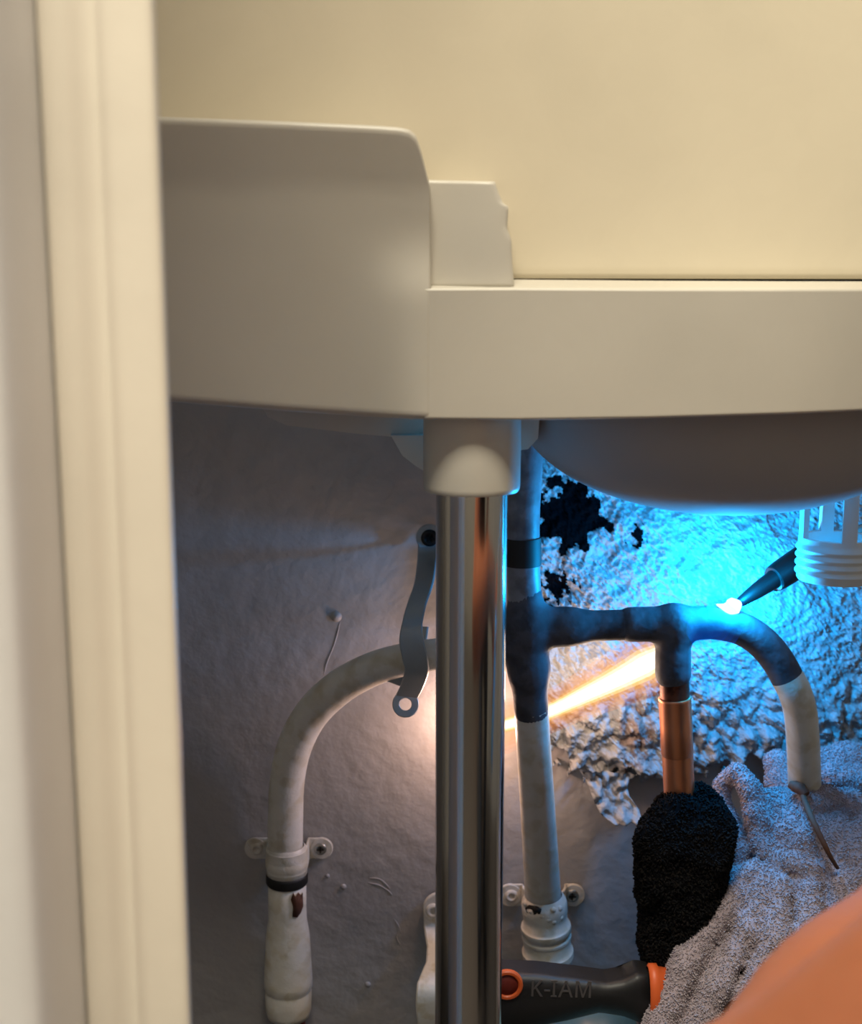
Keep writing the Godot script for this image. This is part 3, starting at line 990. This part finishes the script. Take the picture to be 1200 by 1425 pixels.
func blowtorch() -> void:
	var tip := at(1029, 840, -0.80)
	var t := thing("blowtorch", "lit blowtorch, its dark tapered nozzle aimed from the right at the black pipe joint", "blowtorch", at(1410, 1300, -0.56))
	put("nozzle", tube([[1030, 839, -0.783], [1054, 822, -0.785], [1082, 803, -0.789]], [7, 11, 14], 6, 24), M.black_steel, t)
	put("burner_tube", tube([[1077, 806, -0.788], [1082, 803, -0.789], [1110, 784, -0.793], [1150, 757, -0.80]], [17, 20, 20.5], 6, 28), M.black_steel, t)
	put("neck", tube([[1145, 760, -0.80], [1190, 740, -0.795], [1260, 735, -0.775], [1340, 775, -0.72], [1385, 860, -0.66], [1402, 960, -0.62]], [9, 9, 9], 6, 18), M.steel, t)
	var c0 := at(1404, 965, -0.617)
	put("valve", lathe_mesh(c0, at(1420, 1300, -0.56) - c0, [[-0.012, 0.006], [-0.01, 0.012], [0.012, 0.012], [0.014, 0.017], [0.022, 0.017], [0.024, 0.012]], 24), M.orange, t)
	put("gas_cylinder", lathe_mesh(c0, at(1420, 1300, -0.56) - c0, [[0.02, 0.010], [0.03, 0.016], [0.04, 0.0185], [0.15, 0.0185], [0.158, 0.015], [0.16, 0]], 32), M.blue, t)
	# the flame: a small white core, a blue envelope that licks round the joint, and a long white and orange plume under the pipe
	put("flame_core", spindle(smooth_line(line([[1030, 839, -0.776], [1022, 843, -0.773], [1014, 845.5, -0.772], [1006, 844, -0.772], [997, 841, -0.773]]), 4), [0.0015, 0.0056, 0.0052, 0.0020, 0.0003]), glow(Color(0.6, 0.9, 1.0), 4.0), t)
	var lick := smooth_line(line([[1031, 838, -0.776], [1014, 850, -0.772], [990, 868, -0.768], [960, 890, -0.766]]), 5)
	for k in 4:
		var f: float = 0.55 + 0.22 * k
		put("flame_envelope", spindle(lick, [0.003 * f, 0.012 * f, 0.017 * f, 0.006 * f]), glow(Color(0.02, 0.42, 0.95), 1.0, 0.07), t)
	var core := smooth_line(line([[935, 905, -0.812], [905, 921, -0.814], [860, 945, -0.817], [810, 969, -0.82], [765, 990, -0.824], [725, 1003, -0.829], [690, 1012, -0.833], [640, 1021, -0.838]]), 5)
	for k in 4:
		var f: float = [0.55, 0.8, 1.05, 1.3][k]
		put("flame_plume", spindle(core, [0.006 * f, 0.0105 * f, 0.0078 * f, 0.0055 * f, 0.0045 * f, 0.004 * f, 0.002]), glow([Color(1.0, 0.98, 0.92), Color(1.0, 0.95, 0.8), Color(1.0, 0.88, 0.6), Color(1.0, 0.78, 0.38)][k], [4.0, 3.0, 2.0, 1.3][k], [0.6, 0.35, 0.22, 0.14][k]), t)
	for k in 4:
		var f: float = 1.3 + 0.28 * k
		put("flame_fringe", spindle(core, [0.007 * f, 0.0105 * f, 0.0085 * f, 0.0068 * f, 0.007 * f, 0.0095 * f, 0.005 * f]), glow(Color(1.0, 0.66 - 0.05 * k, 0.22 - 0.03 * k), 1.0, 0.07), t)
	omni(t, at(1016, 834, -0.764), Color(0.04, 0.67, 1.0), 0.044, 0.01)
	omni(t, at(1040, 858, -0.808), Color(0.03, 0.66, 1.0), 0.032, 0.01)
	omni(t, at(825, 962, -0.818), Color(1.0, 0.85, 0.72), 0.0048, 0.01)
	omni(t, at(655, 1018, -0.838), Color(1.0, 0.80, 0.69), 0.0092, 0.01)

func black_towel() -> void:
	var t := thing("black_towel", "black fluffy towel wrapped around the foot of the copper pipe", "towel", at(950, 1200, -0.775))
	var st := start()
	var b := chain([[952, 1135, -0.775, 36], [950, 1165, -0.775, 50], [951, 1205, -0.775, 55], [948, 1250, -0.775, 53], [945, 1310, -0.775, 48], [950, 1400, -0.775, 45], [955, 1560, -0.775, 42]])
	b += chain([[935, 1130, -0.765, 22], [920, 1170, -0.76, 28], [918, 1230, -0.76, 26]])
	b += chain([[975, 1112, -0.78, 20], [990, 1150, -0.765, 26], [985, 1190, -0.755, 26]])
	body(st, b, 0.0045, 0.012, noise(41, 70.0, 2), 0.004)
	var m := done(st)
	put("cloth", m, M.black_cloth, t)
	stuff("pile", tufts(m, 24000, tuft_mesh(0.3), 0.0009, 0.002, 5, [Color(0.006, 0.006, 0.007), Color(0.009, 0.009, 0.010), Color(0.014, 0.012, 0.011)]), M.black_pile, t)

func pink_towel() -> void:
	var t := thing("pink_towel", "pale pink fluffy towel bunched around the right bend, its lower folds hanging in shade", "towel", at(1090, 1200, -0.74))
	var st := start()
	# the bundle round the pipe, with a rolled rim
	var b := chain([[1090, 1132, -0.80, 34], [1112, 1168, -0.786, 42], [1160, 1168, -0.786, 40]])
	b += chain([[1120, 1122, -0.79, 20], [1150, 1112, -0.795, 16], [1186, 1116, -0.79, 16], [1202, 1150, -0.78, 18], [1190, 1186, -0.772, 18], [1150, 1206, -0.766, 17], [1100, 1200, -0.766, 16]])
	# ridge at the left, doubled over
	b += chain([[1010, 1086, -0.812, 12], [1027, 1076, -0.808, 12], [1043, 1096, -0.80, 14], [1054, 1136, -0.79, 15], [1062, 1178, -0.78, 15], [1086, 1210, -0.77, 15]])
	b += chain([[1006, 1090, -0.815, 11], [1002, 1114, -0.81, 12], [1014, 1146, -0.80, 15], [1030, 1184, -0.79, 17]])
	b += chain([[1074, 1110, -0.80, 14], [1086, 1150, -0.785, 15], [1092, 1190, -0.775, 14]])
	# behind the pipe
	b += chain([[1082, 1062, -0.836, 18], [1092, 1092, -0.83, 24], [1130, 1072, -0.838, 24], [1180, 1058, -0.836, 24], [1240, 1080, -0.83, 30]])
	b += chain([[1160, 1080, -0.82, 16], [1215, 1092, -0.81, 22]])
	# the hanging lower part, in long diagonal folds
	b += chain([[1040, 1228, -0.783, 34], [968, 1330, -0.765, 46], [945, 1450, -0.757, 60]])
	b += chain([[1120, 1240, -0.781, 60], [1075, 1400, -0.762, 86]])
	b += chain([[1205, 1220, -0.781, 62], [1190, 1420, -0.762, 88]])
	b += chain([[1050, 1206, -0.768, 12], [1012, 1264, -0.757, 15], [954, 1340, -0.744, 19], [915, 1440, -0.737, 25]])
	b += chain([[1066, 1222, -0.762, 12], [1040, 1290, -0.747, 15], [998, 1370, -0.737, 19], [962, 1460, -0.732, 24]])
	b += chain([[1088, 1230, -0.757, 14], [1078, 1300, -0.741, 19], [1050, 1390, -0.731, 25], [1025, 1480, -0.727, 30]])
	b += chain([[1124, 1234, -0.757, 17], [1126, 1300, -0.741, 23], [1112, 1400, -0.731, 30]])
	b += chain([[1172, 1228, -0.757, 20], [1180, 1300, -0.741, 26], [1184, 1400, -0.731, 34]])
	body(st, b, 0.0038, 0.0045, noise(43, 110.0, 2), 0.0018)
	var m := done(st)
	put("cloth", m, M.pink_cloth, t)
	stuff("pile", tufts(m, 90000, tuft_mesh(0.3), 0.0006, 0.0013, 6, [Color(0.38, 0.325, 0.345), Color(0.43, 0.37, 0.39), Color(0.34, 0.29, 0.315)]), M.pink_pile, t)
	var c := thing("cord", "thin brown cord with a dark knot hanging across the pink towel below the painted bend", "cord", at(1110, 1100, -0.745))
	put("strand", tube([[1118, 1108, -0.781], [1130, 1138, -0.755], [1146, 1172, -0.745], [1156, 1192, -0.745], [1166, 1208, -0.751]], [4.2, 4.0, 2.5], 5, 10), M.cord, c)
	put("knot", tube([[1098, 1091, -0.791], [1106, 1094, -0.789], [1115, 1098, -0.785], [1122, 1106, -0.781]], [4, 8, 8.5, 6], 5, 14), M.cord, c)

func hand_tool() -> void:
	var t := thing("hand_tool", "black tool handle with an orange lined hanging hole, lying low between post and towels", "tool", at(800, 1400, -0.752))
	var st := start()
	var z := -0.752
	slab(st, [[640, 1359], [660, 1352], [700, 1351], [750, 1353], [800, 1359], [845, 1365], [868, 1361], [886, 1352], [903, 1352], [912, 1356]], [[640, 1412], [660, 1424], [700, 1430], [750, 1428], [790, 1420], [835, 1409], [868, 1414], [888, 1422], [903, 1426], [912, 1424]], 60, 20, func(_q): return z + 0.012, z - 0.012, 26.0)
	put("handle", done(st), M.tool, t)
	var h := at(706, 1370, z + 0.0122)
	st = start()
	washer(st, h, Vector3(0, 0, 1), size_at(h, 15.5), size_at(h, 22), 0.004)
	put("hole_liner", done(st), M.orange, t)
	put("hole", lathe_mesh(h - Vector3(0, 0, 0.001), Vector3(0, 0, 1), [[0, size_at(h, 16)], [0.0016, size_at(h, 15.8)], [0.0012, 0]], 28), M.oxide, t)
	var e := at(901, 1383, z + 0.004)
	st = start()
	var rr := []
	for k in [[0.0, 0.9], [0.001, 1.0], [0.006, 1.0], [0.007, 0.9], [0.02, 0.8]]:
		var p := PackedVector3Array()
		for n in 28: p.append(e + Vector3(k[0], sin(TAU * n / 28) * 0.021 * k[1], -cos(TAU * n / 28) * 0.0135 * k[1]))
		rr.append(p)
	rings(st, rr)
	put("collar", done(st), M.orange, t)
	var tm := TextMesh.new()
	tm.text = "K-IAM"
	tm.font_size = 16
	tm.pixel_size = 0.00098
	tm.depth = 0.0004
	tm.curve_step = 2.0
	var font := SystemFont.new()
	font.font_names = PackedStringArray(["Droid Sans"])
	tm.font = font
	var o := put("lettering", tm, M.print, t)
	o.position = at(782, 1377, z + 0.0124) - origin_of(t)
	o.rotation_degrees.z = -1.5
	# the gas canister whose rounded top carries the handle
	var g := at(850, 1413, -0.752)
	var gc := thing("gas_canister", "pale blue gas canister with rounded top just showing below black tool handle", "canister", Vector3(g.x, 0, -0.777))
	var top := g.y - 0.012
	put("canister_body", lathe_mesh(Vector3(g.x, 0, -0.777), Vector3.UP, [[0, 0.03], [0.003, 0.041], [top - 0.04, 0.042], [top - 0.022, 0.039], [top - 0.008, 0.028], [top, 0.014], [top + 0.001, 0]], 48), M.blue, gc)

func person() -> void:
	var t := thing("person", "person kneeling at the right edge, one bare forearm reaching past the towels, out of focus", "person", Vector3(0.5, 0, 0.2))
	var st := start()
	var sh := Vector3(0.27, 0.84, -0.12)
	var el := at(1050, 1725, -0.285)
	var mid := at(1262, 1497, -0.335)
	var wr := at(1450, 1125, -0.455)
	var pm := at(1510, 1080, -0.52)
	body(st, [[Vector3(0.40, 0.90, -0.08), sh, 0.05, 0.055], [sh, el, 0.052, 0.044], [el, mid, 0.044, 0.0455], [mid, wr, 0.0455, 0.027], [wr, pm, 0.026, 0.030]], 0.009, 0.02)
	# hand: palm and five fingers closing round the gas cylinder
	var hand := [[wr, pm, 0.025, 0.024], [pm, at(1520, 1030, -0.56), 0.024, 0.018], [pm, at(1500, 1120, -0.565), 0.024, 0.017]]
	var c0 := at(1404, 965, -0.617)
	var ax := (at(1420, 1300, -0.56) - c0).normalized()
	for k in 4:
		var cc := c0 + ax * (0.045 + 0.021 * k)
		var r0 := 0.0185 + 0.0085
		var rad: float = [0.0086, 0.009, 0.0088, 0.0078][k]
		var prev := cc + Vector3(0.042, 0.0, 0.012)
		hand.append([pm.lerp(prev, 0.35), prev, 0.015, 0.0105])
		for q in [0.5, 1.35, 2.2]:
			var sp: float = q * (1.0 if k < 3 else 0.9)
			var nx := cc + Vector3(cos(sp), 0, sin(sp)) * r0
			hand.append([prev, nx, rad * 1.08, rad])
			prev = nx
	var th := c0 + ax * 0.05
	hand.append([pm, th + Vector3(0.03, 0.01, -0.02), 0.018, 0.012])
	hand.append([th + Vector3(0.03, 0.01, -0.02), th + Vector3(0.002, 0.004, -0.028), 0.0115, 0.010])
	hand.append([th + Vector3(0.002, 0.004, -0.028), th + Vector3(-0.02, 0.002, -0.02), 0.010, 0.0085])
	body(st, hand, 0.0035, 0.006)
	# head bent towards the flame, on its neck
	var hc := Vector3(0.255, 1.02, -0.35)
	var to := (at(1015, 845, -0.78) - hc).normalized()
	var rt := to.cross(Vector3.UP).normalized()
	var up := rt.cross(to)
	var h := func(x, y, z): return hc + rt * x + up * y + to * z
	var head := [[h.call(0, 0.035, -0.025), h.call(0, 0.03, 0.02), 0.082, 0.074], [h.call(0, -0.02, 0.02), h.call(0, -0.075, 0.052), 0.066, 0.036],
		[h.call(0, 0.0, 0.092), h.call(0, -0.036, 0.112), 0.007, 0.011], [h.call(-0.030, -0.016, 0.078), h.call(0.030, -0.016, 0.078), 0.014, 0.014],
		[h.call(-0.016, -0.062, 0.088), h.call(0.016, -0.062, 0.088), 0.008, 0.008], [h.call(-0.035, 0.02, 0.082), h.call(0.035, 0.02, 0.082), 0.012, 0.012],
		[h.call(-0.08, -0.02, -0.015), h.call(-0.086, 0.02, -0.02), 0.010, 0.014], [h.call(0.08, -0.02, -0.015), h.call(0.086, 0.02, -0.02), 0.010, 0.014],
		[h.call(0, -0.03, -0.05), Vector3(0.40, 0.94, -0.08), 0.054, 0.062]]
	body(st, head, 0.0055, 0.02)
	put("body", done(st), M.skin, t)
	st = start()
	body(st, [[h.call(0, 0.045, -0.032), h.call(0, 0.05, 0.0), 0.085, 0.078], [h.call(0, 0.0, -0.045), h.call(0, -0.035, -0.05), 0.076, 0.06]], 0.007, 0.02, noise(51, 60.0, 2), 0.004)
	put("hair", done(st), M.hair, t)
	# shirt with short sleeves, trousers, kneeling legs and shoes
	st = start()
	body(st, [[Vector3(0.43, 0.86, -0.05), Vector3(0.335, 0.945, -0.20), 0.09, 0.064], [Vector3(0.31, 0.86, -0.10), Vector3(0.62, 0.88, 0.0), 0.08, 0.085], [Vector3(0.41, 0.84, -0.06), Vector3(0.54, 0.52, 0.22), 0.12, 0.135], [Vector3(0.50, 0.82, -0.02), Vector3(0.62, 0.52, 0.25), 0.12, 0.13],
		[sh, sh.lerp(el, 0.42), 0.068, 0.060], [Vector3(0.63, 0.86, 0.0), Vector3(0.76, 0.70, 0.0), 0.07, 0.06]], 0.012, 0.05)
	put("shirt", done(st), M.sleeve, t)
	st = start()
	body(st, [[Vector3(0.76, 0.72, 0.01), Vector3(0.80, 0.60, -0.06), 0.046, 0.042], [Vector3(0.80, 0.60, -0.06), Vector3(0.66, 0.48, -0.02), 0.042, 0.030], [Vector3(0.66, 0.48, -0.02), Vector3(0.62, 0.45, -0.02), 0.032, 0.026]], 0.009, 0.02)
	for k in 5:
		body(st, [[Vector3(0.63, 0.46, -0.045 + 0.02 * k), Vector3(0.585, 0.43, -0.05 + 0.021 * k), 0.010, 0.009], [Vector3(0.585, 0.43, -0.05 + 0.021 * k), Vector3(0.575, 0.405, -0.045 + 0.02 * k), 0.009, 0.008]], 0.0035, 0.004)
	put("hand_on_knee", done(st), M.skin, t)
	st = start()
	body(st, [[Vector3(0.54, 0.47, 0.26), Vector3(0.64, 0.47, 0.28), 0.14, 0.14], [Vector3(0.53, 0.42, 0.26), Vector3(0.45, 0.10, -0.02), 0.10, 0.075], [Vector3(0.45, 0.085, -0.02), Vector3(0.52, 0.07, 0.40), 0.072, 0.05],
		[Vector3(0.64, 0.42, 0.24), Vector3(0.64, 0.36, -0.12), 0.10, 0.075], [Vector3(0.64, 0.36, -0.12), Vector3(0.66, 0.09, -0.08), 0.072, 0.05]], 0.012, 0.04)
	put("trousers", done(st), M.trousers, t)
	for q in [[Vector3(0.52, 0.06, 0.42), Vector3(0.53, 0.05, 0.58)], [Vector3(0.66, 0.05, -0.06), Vector3(0.65, 0.04, -0.24)]]:
		st = start()
		body(st, [[q[0], q[1], 0.047, 0.038]], 0.009, 0.02)
		put("shoe", done(st), M.rubber, t)
